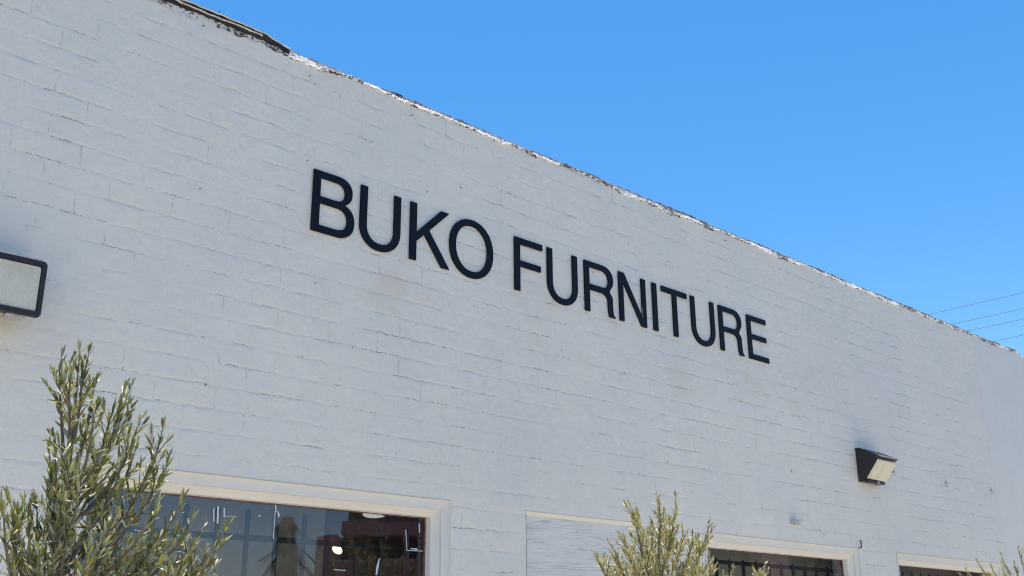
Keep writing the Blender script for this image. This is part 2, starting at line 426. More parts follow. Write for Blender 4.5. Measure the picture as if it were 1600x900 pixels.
while X < -.20:
    k = min(1, (-.2 - X) / .2)
    a = .006 * nz(X, 4, 31) + .003 * nz(X, 26, 32); hgt = (.026 + .012 * nz(X, 2.5, 25) + .010 * nz(X, 12, 27)) * k
    z0 = ZT + .026 + hgt + a
    rows.append([bm.verts.new((X, y, z)) for y, z in ((-.020 * k - .004, z0 - .004), (-.024 * k - .006, z0 + .002), (-.006, z0 + .012 + a * .5), (.12, z0 + .02), (.12, z0 + .012))])
    X += .015
for a, b in zip(rows, rows[1:]):
    for k in range(4): bm.faces.new((a[k], b[k], b[k + 1], a[k + 1]))
bmesh.ops.recalc_face_normals(bm, faces=bm.faces)
obj('metal_flashing', bm, M['flash'], B)
bm = bmesh.new(); rows = []; X = -9.0
while X < -.42:
    z0 = ZT + .030 + .016 * nz(X, 1.9, 41) + .005 * nz(X, 20, 42); th = .003 + .003 * max(0, nz(X, 8, 43))
    rows.append([bm.verts.new((X, y, z)) for y, z in ((-.004, z0 - th), (-.026, z0 - th), (-.028, z0 + th * .5), (-.004, z0 + th))])
    X += .015
for a, b in zip(rows, rows[1:]):
    for k in range(3): bm.faces.new((a[k], b[k], b[k + 1], a[k + 1]))
bmesh.ops.recalc_face_normals(bm, faces=bm.faces)
obj('felt_ply', bm, M['putty'], B)
p = at(340, 22, -.01)
bm = bmesh.new(); tube(bm, [p + Vector((0, .02, -.02)), p + Vector((.012, 0, .026))], .0022, 6); obj('nail', bm, M['iron'], B)

# window frames: mitred sweep round the opening
FR = [(0, -.004), (.004, .016), (.058, .018), (.060, .034), (.082, .060), (.098, .075), (.100, .128)]
def sweep(bm, x0, x1, z0, z1, prof, ins0=0):
    rings = []
    for ins, y in prof:
        rings.append([bm.verts.new((x, y, z)) for x, z in ((x0 + ins, z0 + ins), (x1 - ins, z0 + ins), (x1 - ins, z1 - ins), (x0 + ins, z1 - ins))])
    for a, b in zip(rings, rings[1:]):
        for k in range(4): bm.faces.new((a[k], a[(k + 1) % 4], b[(k + 1) % 4], b[k]))
    bmesh.ops.recalc_face_normals(bm, faces=bm.faces)
    return bm
for (x0, x1, z0, z1, kind) in OP:
    if kind == 'win':
        W = empty('window', ((x0 + x1) / 2, .02, z0)); W.parent = B
        bm = sweep(bmesh.new(), x0 + .002, x1 - .002, z0 + .002, z1 - .002, FR)
        obj('frame', bm, M['trim'], W)
        bm = sweep(bmesh.new(), x0 + .1005, x1 - .1005, z0 + .1005, z1 - .1005, [(0, .118), (.003, .117), (.006, .119), (.0065, .134)])
        # ragged bare edge of the glazing bead
        obj('glazing_bead', bm, M['rust'], W)
        bm = bmesh.new(); box(bm, x0 + .095, x1 - .095, .130, .136, z0 + .095, z1 - .095); obj('pane', bm, M['glass'], W)
        bm = bmesh.new(); box(bm, x0 - .03, x1 + .03, -.045, -.003, z0 - .07, z0 - .004, .006); obj('sill', bm, M['trim'], W)
    else:
        W = empty('boarded_window', ((x0 + x1) / 2, .02, z0)); W.parent = B
        bm = bmesh.new(); box(bm, x0 + .004, x1 - .004, .022, .05, z0 + .004, z1 - .002); obj('board', bm, M['board'], W)
        bm = sweep(bmesh.new(), x0 + .002, x1 - .002, z0 + .002, z1 - .002, [(0, -.002), (.003, .002), (.012, .010), (.024, .0205), (.026, .0215)]); obj('frame', bm, M['trim'], W)

# marks on the big pane: sticker, plus strips drawn for reflected light streaks
def pane_strip(name, pts, wid, mat, parent, y=.127):
    bm = bmesh.new(); L = []; Rr = []
    P = [at(u, v, y) for u, v in pts]
    for i, p in enumerate(P):
        t = (P[min(i + 1, len(P) - 1)] - P[max(i - 1, 0)]).normalized(); n = Vector((-t.z, 0, t.x))
        ww = wid[i] if isinstance(wid, list) else wid
        L.append(bm.verts.new(p + n * ww / 2)); Rr.append(bm.verts.new(p - n * ww / 2))
    for i in range(len(P) - 1): bm.faces.new((L[i], L[i + 1], Rr[i + 1], Rr[i]))
    r = bmesh.ops.extrude_face_region(bm, geom=bm.faces[:])
    for v in [e for e in r['geom'] if isinstance(e, bmesh.types.BMVert)]: v.co.y += .0015
    bmesh.ops.recalc_face_normals(bm, faces=bm.faces)
    o = obj(name, bm, mat, parent); return o
W1 = [c for c in B.children if c.name.startswith('window')][0]
st = pane_strip('sticker', [(567, 803), (569, 803.3), (573, 804), (580, 805), (588, 806), (596, 806.5), (601, 807)], [.012, .022, .032, .034, .028, .014, .003], M['panemark'], W1)
for ux in (578, 582, 586): 
    bm = bmesh.new(); p = at(ux, 805.2 + (ux - 578) * .12, .1265); box(bm, p.x - .005, p.x + .005, .1262, .1268, p.z - .003, p.z + .002); obj('lettering', bm, M['ink'], st, world=False)
for pts, wd in (([(334, 794), (334, 806), (334.5, 815)], .006), ([(341, 791), (340.5, 803), (340, 818)], .010), ([(350.5, 794), (350.5, 808)], .008),
                ([(352, 806), (362, 807), (370, 808)], .003), ([(430.5, 788), (431, 800)], .008), ([(433.5, 798), (436, 805), (434.5, 809)], [.004, .012, .003]),
                ([(430, 800), (428, 830), (427, 842)], .004), ([(404, 806), (407, 806)], .008), ([(593, 872), (590, 885), (588, 898)], [.004, .014, .010]),
                ([(522, 890), (540, 891.5)], .004), ([(655, 818), (655.5, 832)], .006), ([(634, 828), (636, 860), (660, 861)], .005), ([(641, 857), (652, 858)], [.004, .010])):
    pane_strip('glint_mark', pts, wd, M['panemark'], W1)  # pale colour imitates light reflected in the glass

# interior: floor, ceiling, back wall, backdrop behind the first window
I = B
bm = bmesh.new(); box(bm, XL + .3, XR - .3, .26, 5.0, -.05, .02); obj('interior_floor', bm, M['interior'], I)
bm = bmesh.new(); box(bm, XL + .3, XR - .3, .245, 5.0, 2.62, 2.75); obj('ceiling', bm, M['interior'], I)
bm = bmesh.new(); box(bm, XL + .3, XR - .3, 2.61, 2.7, -.05, 2.61); obj('partition', bm, M['interior'], I)

# ------------------------------------------------------------------ things inside the shop
bm = bmesh.new(); box(bm, -2.1, .62, .62, .66, .02, 2.60, .004)
o = obj('backing_board', bm, M['blind']); tag(o, 'plain grey display board standing behind the bars of the large left window', 'display board')
bm = bmesh.new(); box(bm, .425, .465, .30, .34, .02, 2.60, .003)
tag(obj('display_post', bm, M['dark']), 'thin dark upright post behind the glass of the large left window', 'post')
bm = bmesh.new(); box(bm, 4.1, 6.75, .50, .53, .02, 2.60, .004)
tag(obj('backing_board', bm, M['interior']), 'added grey board lightening the view close behind the bars of the second window', 'display board')  # added so the bars stand out against a lighter tone than the unlit room
bm = bmesh.new(); box(bm, 7.3, 9.9, .50, .53, .02, 2.60, .004)
tag(obj('backing_board', bm, M['blind']), 'added grey board lightening the view behind the far right window', 'display board')  # board put in to keep this window from going black
bm = bmesh.new(); box(bm, .95, 3.2, 1.40, 1.44, .02, 2.60, .004)
tag(obj('backing_board', bm, M['stuccob']), 'added dim board lifting the dark view deep behind the right end of the large left window', 'display board')  # added to fill the dark end of the view with a dim tone
for (xa, xb, yy, lab) in ((4.1, 4.75, 1.6, 'dark cabinet seen through the second barred window'), (7.0, 7.9, 1.9, 'tall dark cabinet seen through the far right window')):
    t = tag(empty('cabinet', ((xa + xb) / 2, yy, .02)), lab, 'cabinet')
    bm = bmesh.new(); box(bm, xa, xb, yy, yy + .4, .02, 2.3, .01); obj('carcass', bm, M['dark'], t)
    for q in (0, 1):
        bm = bmesh.new(); h = (xb - xa) / 2; box(bm, xa + .01 + q * h, xa + h * (q + 1) - .01, yy - .02, yy - .002, .08, 2.26, .004); d = obj('door', bm, M['dark'], t)

# security grilles
def grille(x0, x1, xf, step, z_tip, z_rail, y, scrolls, label):
    t = tag(empty('security_grille', ((x0 + x1) / 2, y, .8)), label, 'window bars', 'iron grilles behind the shop windows')
    x = xf
    while x < x1 - .02:
        bm = bmesh.new(); box(bm, x - .0105, x + .0105, y - .0105, y + .0105, .8, z_tip - .05)
        # spear tip
        v = [bm.verts.new(p_) for p_ in ((x - .016, y - .006, z_tip - .05), (x + .016, y - .006, z_tip - .05), (x + .016, y + .006, z_tip - .05), (x - .016, y + .006, z_tip - .05))]
        w_ = [bm.verts.new(p_) for p_ in ((x - .012, y - .006, z_tip - .018), (x + .012, y - .006, z_tip - .018), (x + .012, y + .006, z_tip - .018), (x - .012, y + .006, z_tip - .018))]
        tp = bm.verts.new((x, y, z_tip))
        bm.faces.new(v[::-1])
        for k in range(4):
            bm.faces.new((v[k], v[(k + 1) % 4], w_[(k + 1) % 4], w_[k])); bm.faces.new((w_[k], w_[(k + 1) % 4], tp))
        obj('bar', bm, M['iron'], t); x += step
    for zr in (z_rail, .95):
        bm = bmesh.new(); box(bm, x0, x1, y + .0115, y + .024, zr - .016, zr + .016); obj('rail', bm, M['iron'], t)
    for cx in scrolls:
        for s in (-1, 1):
            pts = []
            for k in range(34):
                a = k / 33; ang = R(200 - 500 * a) ; rr = .018 + .034 * a
                pts.append((0, 0)); 
            bm = bmesh.new(); path = []
            for k in range(30):
                a = k / 29; ang = math.pi * (2.6 * (1 - a)); rr = .014 + .030 * a
                path.append(Vector((cx + s * (.062 + rr * math.cos(ang) * -1), y - .002, z_rail - .105 + rr * math.sin(ang))))
            last = path[-1]
            for k in range(1, 12):
                a = k / 11; path.append(Vector((last.x + s * (.004 * math.sin(a * 3) + .045 * a * a), y - .002, last.z - .30 * a)))
            tube(bm, path, .0055, 6); obj('scroll', bm, M['iron'], t)
    return t
grille(-1.18, 1.20, -1.05, .183, 2.362, 2.200, .25, [.594], 'black iron bars with spear tips and scrolls behind the large left window')
grille(3.75, 6.0, 3.95, .186, 2.305, 2.27, .25, [], 'black iron bars behind the second window, right of the boarded panel')
grille(6.75, 9.0, 6.85, .186, 2.32, 2.17, .25, [], 'black iron bars behind the far right window')

# lit pendant lamp seen through the glass
p = at(527, 859, 1.2)
t = tag(empty('pendant_lamp', p), 'small glowing warm pendant lamp hanging inside the large left window', 'lamp')
bm = bmesh.new(); bmesh.ops.create_uvsphere(bm, u_segments=20, v_segments=12, radius=1)
for v in bm.verts: v.co = Vector((v.co.x * .034, v.co.y * .034, v.co.z * .026 + v.co.x * -.012)) + p
obj('bulb', bm, M['bulb'], t, smooth=True)
bm = bmesh.new(); tube(bm, [p + Vector((0, 0, .038)), Vector((p.x, p.y, 2.62))], .003, 6); obj('cord', bm, M['cord'], t)

# ------------------------------------------------------------------ sign letters
S = .5571; BASE = 3.988
def arc(cx, cy, rx, ry, a0, a1, n=20, p=2.0):
    out = []
    for i in range(n + 1):
        a = R(a0 + (a1 - a0) * i / n); c_, s_ = math.cos(a), math.sin(a)
        out.append((cx + rx * math.copysign(abs(c_) ** (2 / p), c_), cy + ry * math.copysign(abs(s_) ** (2 / p), s_)))
    return out
def Rl(cut):
    outer = [(88, 0), (88, 718), (430, 718)] + arc(440, 536, 224, 182, 90, -40, 20, 2.2)[1:] + [(585, 372)] + \
        arc(545, 262, 96, 88, 62, 0, 8) + [(644, 130), (650, 60), (664, 26), (690, 16), (690, 0), (575, 0), (558, 50), (552, 130), (548, 215)] + \
        arc(430, 220, 118, 92, 0, 90, 10)[1:] + [(183, 312), (183, 0)]
    inner = [(183, 637), (183, 393), (420, 393)] + arc(440, 515, 128, 122, -90, 90, 18, 2.2)[1:] + [(420, 637)]
    return [outer, inner]
GL = {
 'B': [[(76, 0), (76, 718), (360, 718)] + arc(380, 548, 208, 170, 90, -62, 18, 2.3)[1:] + arc(395, 205, 232, 205, 55, -90, 22, 2.3) + [(380, 0)],
       [(170, 637), (170, 418), (360, 418)] + arc(372, 528, 120, 109, -90, 90, 16, 2.3)[1:] + [(360, 637)],
       [(170, 338), (170, 81), (375, 81)] + arc(392, 210, 140, 128, -90, 90, 18, 2.3)[1:] + [(375, 338)]],
 'U': [[(79, 718), (79, 255)] + arc(361, 262, 283, 281, 180, 360, 34, 2.15) + [(644, 718), (550, 718), (550, 262)] + arc(361, 262, 189, 200, 0, -180, 28, 2.2) + [(173, 718)]],
 'K': [[(76, 0), (76, 718), (171, 718), (171, 352), (535, 718), (663, 718), (358, 418), (672, 0), (552, 0), (290, 354), (171, 240), (171, 0)]],
 'O': [arc(389, 359, 350, 378, 0, 360, 60, 2.12)[:-1], arc(389, 359, 254, 296, 0, 360, 60, 2.12)[:-1]],
 'F': [[(86, 0), (86, 718), (583, 718), (583, 634), (181, 634), (181, 411), (548, 411), (548, 330), (181, 330), (181, 0)]],
 'R': Rl(0),
 'N': [[(76, 0), (76, 718), (188, 718), (557, 128), (557, 718), (646, 718), (646, 0), (538, 0), (165, 588), (165, 0)]],
 'I': [[(91, 0), (91, 718), (188, 718), (188, 0)]],
 'T': [[(14, 636), (14, 718), (597, 718), (597, 636), (353, 636), (353, 0), (257, 0), (257, 636)]],
 'E': [[(86, 0), (86, 718), (604, 718), (604, 635), (181, 635), (181, 412), (585, 412), (585, 332), (181, 332), (181, 82), (616, 82), (616, 0)]],
}
LEFT = dict(B=76, U=79, K=76, O=39, F=86, R=88, N=76, I=91, T=14, E=86)
LX = [0.0, 0.3482, 0.7412, 1.0747, 1.6694, 1.9957, 2.3876, 2.7764, 3.1792, 3.2979, 3.6751, 4.0575, 4.4681]
sign = tag(empty('shop_sign', (0, -.016, BASE)), 'row of raised black capital letters reading BUKO FURNITURE on the white brick wall', 'sign')
WORD = 'BUKOFURNITURE'
WHO = ['first letter B', 'letter U of the first word', 'letter K', 'letter O', 'letter F', 'first letter U of the second word', 'first letter R', 'letter N', 'letter I', 'letter T', 'second letter U of the second word', 'second letter R', 'last letter E']
for ch, x0, who in zip(WORD, LX, WHO):
    cu = bpy.data.curves.new('letter', 'CURVE'); cu.dimensions = '2D'; cu.fill_mode = 'BOTH'
    for loop in GL[ch]:
        sp = cu.splines.new('POLY'); sp.points.add(len(loop) - 1); sp.use_cyclic_u = True
        for pt, (a, b) in zip(sp.points, loop): pt.co = ((a - LEFT[ch]) / 1000 * S, b / 1000 * S, 0, 1)
    cu.extrude = .0055; cu.bevel_depth = .0009; cu.bevel_resolution = 1; cu.offset = -.0009
    tmp = bpy.data.objects.new('tmp', cu); col.objects.link(tmp)
    dg = bpy.context.evaluated_depsgraph_get(); me = bpy.data.meshes.new_from_object(tmp.evaluated_get(dg))
    bpy.data.objects.remove(tmp)
    me.name = 'letter'; me.transform(Matrix.Rotation(R(90), 4, 'X')); me.materials.clear(); me.materials.append(M['letter'])
    o = bpy.data.objects.new('letter', me); col.objects.link(o); o.parent = sign; o.location = (x0, 0.0065, 0); o['label'] = 'black ' + who

# ------------------------------------------------------------------ wall lamps
def prism(bm, prof, x0, x1, bev=0):
    """prof: (y,z) loop, extruded in x"""
    a = [bm.verts.new((x0, y, z)) for y, z in prof]; b = [bm.verts.new((x1, y, z)) for y, z in prof]
    bm.faces.new(a); bm.faces.new(b[::-1])
    for k in range(len(prof)): bm.faces.new((a[k], b[k], b[(k + 1) % len(prof)], a[(k + 1) % len(prof)]))
    bmesh.ops.recalc_face_normals(bm, faces=bm.faces)
    if bev: bmesh.ops.bevel(bm, geom=bm.edges[:], offset=bev, segments=3, affect='EDGES', profile=.6)
    return bm
# right: wedge-shaped wall pack with slanted lens
xa, xb = 6.10, 6.47
t = tag(empty('wall_lamp', ((xa + xb) / 2, 0, 3.07)), 'small wedge-shaped dark wall lamp with slanted lens, above and right of the second window', 'wall lamp')
bm = bmesh.new(); prism(bm, [(-.004, 3.075), (-.004, 3.395), (-.045, 3.392), (-.225, 3.305), (-.236, 3.290), (-.215, 3.283), (-.070, 3.098), (-.060, 3.075)], xa, xb, .006); obj('housing', bm, M['bronze'], t, smooth=False)
def pl(k, out): # along the slanted face
    a = Vector((-.218, 3.278)); b = Vector((-.072, 3.098)); d = (b - a); n = Vector((-d.y, d.x)).normalized()
    if n.x > 0: n = -n
    return a + d * k + n * out
bm = bmesh.new()
F0 = [(xa + .012, pl(.03, .004)), (xb - .008, pl(.03, .004)), (xb - .02, pl(.97, .004)), (xa + .012, pl(.97, .004))]
F1 = [(xa + .02, pl(.07, .02)), (xb - .014, pl(.07, .02)), (xb - .06, pl(.9, .045)), (xa + .02, pl(.93, .02))]
va = [bm.verts.new((x, p_.x, p_.y)) for x, p_ in F0]; vb = [bm.verts.new((x, p_.x, p_.y)) for x, p_ in F1]
bm.faces.new(va[::-1]); bm.faces.new(vb)
for k in range(4): bm.faces.new((va[k], va[(k + 1) % 4], vb[(k + 1) % 4], vb[k]))
bmesh.ops.recalc_face_normals(bm, faces=bm.faces); bmesh.ops.bevel(bm, geom=bm.edges[:], offset=.004, segments=2, affect='EDGES')
obj('lens', bm, M['lens'], t)
bm = bmesh.new(); box(bm, xa + .01, xb - .03, -.090, -.064, 3.068, 3.092, .004); obj('lens_frame', bm, M['bronze'], t)
bm = bmesh.new(); box(bm, xa + .19, xa + .23, -.097, -.088, 3.066, 3.086, .002); obj('latch', bm, M['flash'], t)
bm = bmesh.new(); box(bm, xa + .004, xb - .004, -.247, -.232, 3.288, 3.300, .003); obj('lit_visor_lip', bm, M['flash'], t)  # bright sunlit edge of the visor put into a pale strip
# left: big rectangular flood light
xa, xb, z0, z1 = -2.06, -1.535, 3.075, 3.345
t = tag(empty('wall_lamp', ((xa + xb) / 2, 0, 3.05)), 'large rectangular dark framed wall lamp with ribbed lens, at the left edge', 'wall lamp')
bm = bmesh.new(); prism(bm, [(-.004, 3.122), (-.004, 3.40), (-.05, 3.395), (-.185, 3.35), (-.185, 3.09), (-.03, 3.122)], xa + .012, xb - .012, .01); obj('housing', bm, M['bronze'], t)
bm = bmesh.new()
def rrect(x0, x1, z0, z1, r, y, n=5):
    out = []
    for cx, cz, a0 in ((x1 - r, z1 - r, 0), (x0 + r, z1 - r, 90), (x0 + r, z0 + r, 180), (x1 - r, z0 + r, 270)):
        for k in range(n + 1):
            a = R(a0 + 90 * k / n); out.append((cx + r * math.cos(a), y, cz + r * math.sin(a)))
    return out
def ringed(bm, loops):
    L = [[bm.verts.new(p_) for p_ in l] for l in loops]
    for a, b in zip(L, L[1:]):
        for k in range(len(a)): bm.faces.new((a[k], a[(k + 1) % len(a)], b[(k + 1) % len(a)], b[k]))
    return L
ringed(bm, [rrect(xa + .004, xb - .004, z0, z1 - .004, .018, -.182), rrect(xa, xb, z0 - .004, z1, .020, -.196), rrect(xa, xb, z0 - .004, z1, .020, -.214), rrect(xa + .005, xb - .005, z0 + .001, z1 - .005, .017, -.220),
            rrect(xa + .021, xb - .021, z0 + .021, z1 - .025, .010, -.220), rrect(xa + .025, xb - .025, z0 + .025, z1 - .029, .009, -.205)])
bmesh.ops.recalc_face_normals(bm, faces=bm.faces)
fr_ = obj('lens_frame', bm, M['bronze'], t)
bm = bmesh.new(); L = ringed(bm, [rrect(xa + .021, xb - .021, z0 + .021, z1 - .025, .010, -.203), rrect(xa + .027, xb - .027, z0 + .027, z1 - .031, .010, -.211)])
bm.faces.new(L[-1]); bmesh.ops.recalc_face_normals(bm, faces=bm.faces); obj('lens', bm, M['lens'], t)
bm = bmesh.new(); box(bm, xa + .02, xb - .03, -.224, -.186, z1 - .003, z1 + .005, .0015); obj('lit_top_edge', bm, M['flash'], t)  # pale strip added to carry the bright lit line along the top
bm = bmesh.new(); box(bm, xb - .15, xb - .06, -.205, -.15, z0 - .014, z0 - .002, .003); obj('latch', bm, M['flash'], t)

# ------------------------------------------------------------------ small fixings on the wall
def lump(name, u, v, size, label, cat, group=None, mat='putty', stretch=(1, 1, 1)):
    p = at(u, v, 0)
    bm = bmesh.new(); bmesh.ops.create_icosphere(bm, subdivisions=3, radius=1)
    for q_ in bm.verts:
        k = 1 + .35 * mn.noise(q_.co * 2.1 + Vector((u, v, 0)))
        q_.co = Vector((q_.co.x * size * stretch[0] * k, q_.co.y * size * .6 * stretch[1] * k, q_.co.z * size * stretch[2] * k)) + p
    t = tag(empty(name, p), label, cat, group)
    obj('base', bm, M[mat], t, smooth=True)
    bm = bmesh.new(); tube(bm, [p + Vector((0, -size * .3, 0)), p + Vector((size * .3, -size * 1.1, size * .25))], size * .22, 8); obj('bolt', bm, M['putty'], t)
    return t
gp = 'painted-over fixings left on the wall'
lump('wall_anchor', 484, 122, .016, 'painted-over anchor bolt high on the wall above the letter B', 'wall anchor', gp, stretch=(.8, 1, 1.3))
lump('wall_anchor', 644, 183, .016, 'small pale anchor lump under the roof edge above letter K', 'wall anchor', gp)
lump('wall_anchor', 1134, 378, .018, 'small pale anchor lump under the roof edge above the second word', 'wall anchor', gp)
lump('wall_anchor', 1396, 739, .028, 'chipped anchor lump just right of the small wedge lamp', 'wall anchor', gp)
lump('wall_anchor', 1478, 757, .028, 'painted-over anchor lump halfway between wedge lamp and corner pier', 'wall anchor', gp, stretch=(.8, 1, 1.4))
lump('wall_anchor', 1549, 769, .028, 'painted-over anchor lump beside the edge of the corner pier', 'wall anchor', gp, stretch=(.8, 1, 1.5))
# bracket stub above the second window
p = at(1240, 817, 0)
t = tag(empty('wall_bracket', p), 'short painted bracket stub sticking out above the second window', 'bracket')
bm = bmesh.new(); box(bm, p.x - .045, p.x + .045, -.05, -.001, p.z - .016, p.z + .02, .006); obj('plate', bm, M['putty'], t)
bm = bmesh.new(); box(bm, p.x + .02, p.x + .044, -.075, -.045, p.z + .004, p.z + .032, .004); obj('lug', bm, M['putty'], t)
p = at(1341, 853, 0)
t = tag(empty('wall_hook', p), 'small dark hook at the top right corner of the second window', 'hook')
bm = bmesh.new(); tube(bm, [p + Vector((0, 0, -.02)), p + Vector((0, -.03, -.015)), p + Vector((-.005, -.035, .02)), p + Vector((0, -.03, .05))], .006, 8); obj('shank', bm, M['iron'], t)
bm = bmesh.new(); bmesh.ops.create_cone(bm, cap_ends=True, segments=16, radius1=.016, radius2=.013, depth=.006, matrix=Matrix.Translation(p + Vector((0, -.003, -.02))) @ Matrix.Rotation(R(90), 4, 'X')); obj('plate', bm, M['putty'], t)

# ------------------------------------------------------------------ olive trees
def leaf(bm, p, d, side, L, Wd, rnd):
    """slender olive leaf: folded along the midrib and bent"""
    d = d.normalized(); s = (side - d * side.dot(d)).normalized(); n = s.cross(d)
    bend = rnd.uniform(-.20, .26) * L; fold = Wd * .16
    prof = [(0, .0), (.22, .75), (.5, 1.0), (.78, .7), (1, 0)]
    mid = []; lf = []; rg = []
    for t, w_ in prof:
        c = p + d * (L * t) + n * (bend * t * t)
        mid.append(bm.verts.new(c - n * fold * w_))
        if 0 < t < 1: lf.append(bm.verts.new(c + s * Wd / 2 * w_)); rg.append(bm.verts.new(c - s * Wd / 2 * w_))
    bm.faces.new((mid[0], lf[0], mid[1])); bm.faces.new((mid[0], mid[1], rg[0]))
    for k in range(2):
        bm.faces.new((mid[k + 1], lf[k], lf[k + 1], mid[k + 2])); bm.faces.new((mid[k + 1], mid[k + 2], rg[k + 1], rg[k]))
    bm.faces.new((mid[3], lf[2], mid[4])); bm.faces.new((mid[3], mid[4], rg[2]))

def olive(name, root, shoots, label, seed, LL=(.042, .068), LW=.0085, mat='leaf', dens=.013, sub=1.0, trunk_r=.022):
    """shoots: (tip, join height on stem, leafy fraction). Each a leader that leaves the stem and curves upwards to its tip."""
    rnd = random.Random(seed); wood = bmesh.new(); lv = bmesh.new()
    main_tip = shoots[0][0]
    def stem(t): # main stem curve
        a = root.lerp(main_tip, t); wv = math.sin(t * 9 + seed) * .012 + math.sin(t * 4) * .015
        return a + Vector((wv, wv * .7, 0))
    stem_h = main_tip.z - root.z
    NS = 24
    tube(wood, [stem(k / NS) for k in range(NS + 1)], [trunk_r * (1 - k / NS) ** .8 + .0016 for k in range(NS + 1)], 7)
    def dress(path, start, rad, dens=dens, sc=1.0):
        # leaves in opposite pairs along a path
        Ls = [0]
        for a, b in zip(path, path[1:]): Ls.append(Ls[-1] + (b - a).length)
        tot = Ls[-1]; s = start * tot; k = 0; ang = rnd.uniform(0, 6.28)
        while s < tot:
            i = max(j for j in range(len(Ls)) if Ls[j] <= s); i = min(i, len(path) - 2)
            f = (s - Ls[i]) / max(1e-6, Ls[i + 1] - Ls[i]); p = path[i].lerp(path[i + 1], f); t = (path[i + 1] - path[i]).normalized()
            a = t.cross(Vector((.3, .2, 1))).normalized() if abs(t.z) < .95 else t.cross(Vector((1, 0, 0))).normalized(); b = t.cross(a)
            toward = s / tot
            for h in (0, math.pi):
                if rnd.random() < .12: continue
                an = ang + h + rnd.uniform(-.4, .4); o_ = a * math.cos(an) + b * math.sin(an)
                open_ = R(rnd.uniform(22, 82)) * (1.0 - .5 * toward)
                d = t * math.cos(open_) + o_ * math.sin(open_) + Vector((0, 0, .12))
                L = rnd.uniform(*LL) * (1 - .35 * toward ** 3) * sc
                if rnd.random() < .15: L *= .6
                leaf(lv, p, d, t.cross(o_) + Vector((rnd.uniform(-.5, .5), rnd.uniform(-.5, .5), rnd.uniform(-.5, .5))), L, LW * rnd.uniform(.75, 1.2), rnd)
            ang += R(90) + rnd.uniform(-.3, .3); s += dens * rnd.uniform(.8, 1.25); k += 1
        # terminal tuft
        tp = path[-1]; t = (path[-1] - path[-2]).normalized()
        for h in range(3):
            leaf(lv, tp, t + Vector((rnd.uniform(-.25, .25), rnd.uniform(-.25, .25), 0)), Vector((rnd.uniform(-1, 1), rnd.uniform(-1, 1), .1)), rnd.uniform(*LL) * .75 * sc, LW * .8, rnd)
    dress([stem(k / NS) for k in range(int(NS * .78), NS + 1)], .0, 1)
    for tip, join, leafy in shoots[1:]:
        b0 = stem(max(.05, min(.97, (join - root.z) / stem_h)))
        out = tip - b0; n = 14; path = []
        hor = Vector((out.x, out.y, 0))
        for k in range(n + 1):
            t = k / n; w_ = t + .13 * math.sin(math.pi * t)
            p = b0 + hor * min(1.05, w_) + Vector((0, 0, out.z * (t ** 1.12)))
            p += Vector((math.sin(t * 7 + seed + join * 9), math.cos(t * 6 + seed), 0)) * .006
            path.append(p)
        path[-1] = tip
        ln = out.length
        tube(wood, path, [(.0042 + ln * .006) * (1 - k / n) ** .7 + .0012 for k in range(n + 1)], 5)
        dress(path, 1 - leafy, 1)
        # side twigs
        nt_ = int(ln / .055 * sub)
        for q_ in range(nt_):
            t = rnd.uniform(.12, .86); i = int(t * n); p = path[i].lerp(path[i + 1], t * n - i); tg = (path[i + 1] - path[i]).normalized()
            o_ = Vector((rnd.gauss(0, 1), rnd.gauss(0, 1), rnd.gauss(0, .3))).normalized(); d = (tg * 1.0 + o_ * .75 + Vector((0, 0, .35))).normalized()
            l2 = rnd.uniform(.05, .16) * (1.15 - t * .75); pp = [p + d * (l2 * m / 4) + Vector((0, 0, .12 * l2 * (m / 4) ** 2)) for m in range(5)]
            tube(wood, pp, [.0018 * (1 - m / 5) + .0008 for m in range(5)], 4)
            dress(pp, .15, 1, sc=.92)
    t = tag(empty(name, root), label, 'olive tree', None)
    obj('trunk', wood, M['bark'], t, smooth=True); obj('foliage', lv, M[mat], t)
    return t

Y1 = -1.6
root1 = at(152, 2600, Y1); root1.z = 0.0; root1.x = at(122, 900, Y1).x + .03
r1 = random.Random(3)
sh = [(at(125, 548, Y1), 0, 1)]
for (u, v, dy, jv, lf) in [
    (96, 558, .05, 760, .62), (138, 553, -.04, 700, .7), (113, 575, -.1, 740, .7), (152, 590, .08, 760, .7), (84, 690, -.1, 880, .75), (76, 700, .1, 900, .7),
    (196, 604, .0, 830, .72), (204, 606, .12, 800, .6), (178, 640, -.12, 800, .7), (220, 655, -.05, 840, .62), (215, 690, .14, 880, .7), (150, 640, -.16, 820, .8),
    (254, 668, .02, 960, .45), (263, 716, -.06, 930, .35), (232, 735, .15, 900, .7), (285, 778, -.03, 1000, .55), (275, 830, .1, 980, .6), (190, 720, -.1, 900, .8),
    (355, 824, .0, 1060, .42), (346, 850, -.08, 1080, .5), (318, 822, .08, 1020, .5), (300, 812, -.1, 1020, .5), (335, 885, .1, 1100, .6), (245, 790, -.15, 960, .8),
    (160, 700, .18, 860, .8), (130, 660, .2, 840, .8), (105, 700, -.2, 880, .8), (55, 785, .0, 1000, .8), (40, 790, -.1, 980, .85), (14, 778, .05, 1000, .85),
    (3, 790, -.1, 1050, .9), (-20, 800, .1, 1060, .9), (26, 800, .15, 1020, .9), (72, 810, .12, 1000, .9), (92, 780, -.15, 960, .85), (-35, 790, 0, 1070, .9),
    (120, 760, -.22, 940, .9), (150, 780, .22, 960, .9), (180, 790, -.22, 980, .9), (205, 800, .2, 980, .9), (225, 840, -.1, 1020, .9), (255, 850, .15, 1060, .9), (295, 868, -.15, 1080, .8),
    (60, 850, -.2, 1040, .9), (20, 850, .2, 1060, .9), (100, 850, .25, 1040, .9), (140, 850, -.25, 1060, .9), (175, 860, .25, 1060, .9)]:
    j = at(122, jv, Y1).z
    sh.append((at(u, v, Y1 + dy), j, lf))
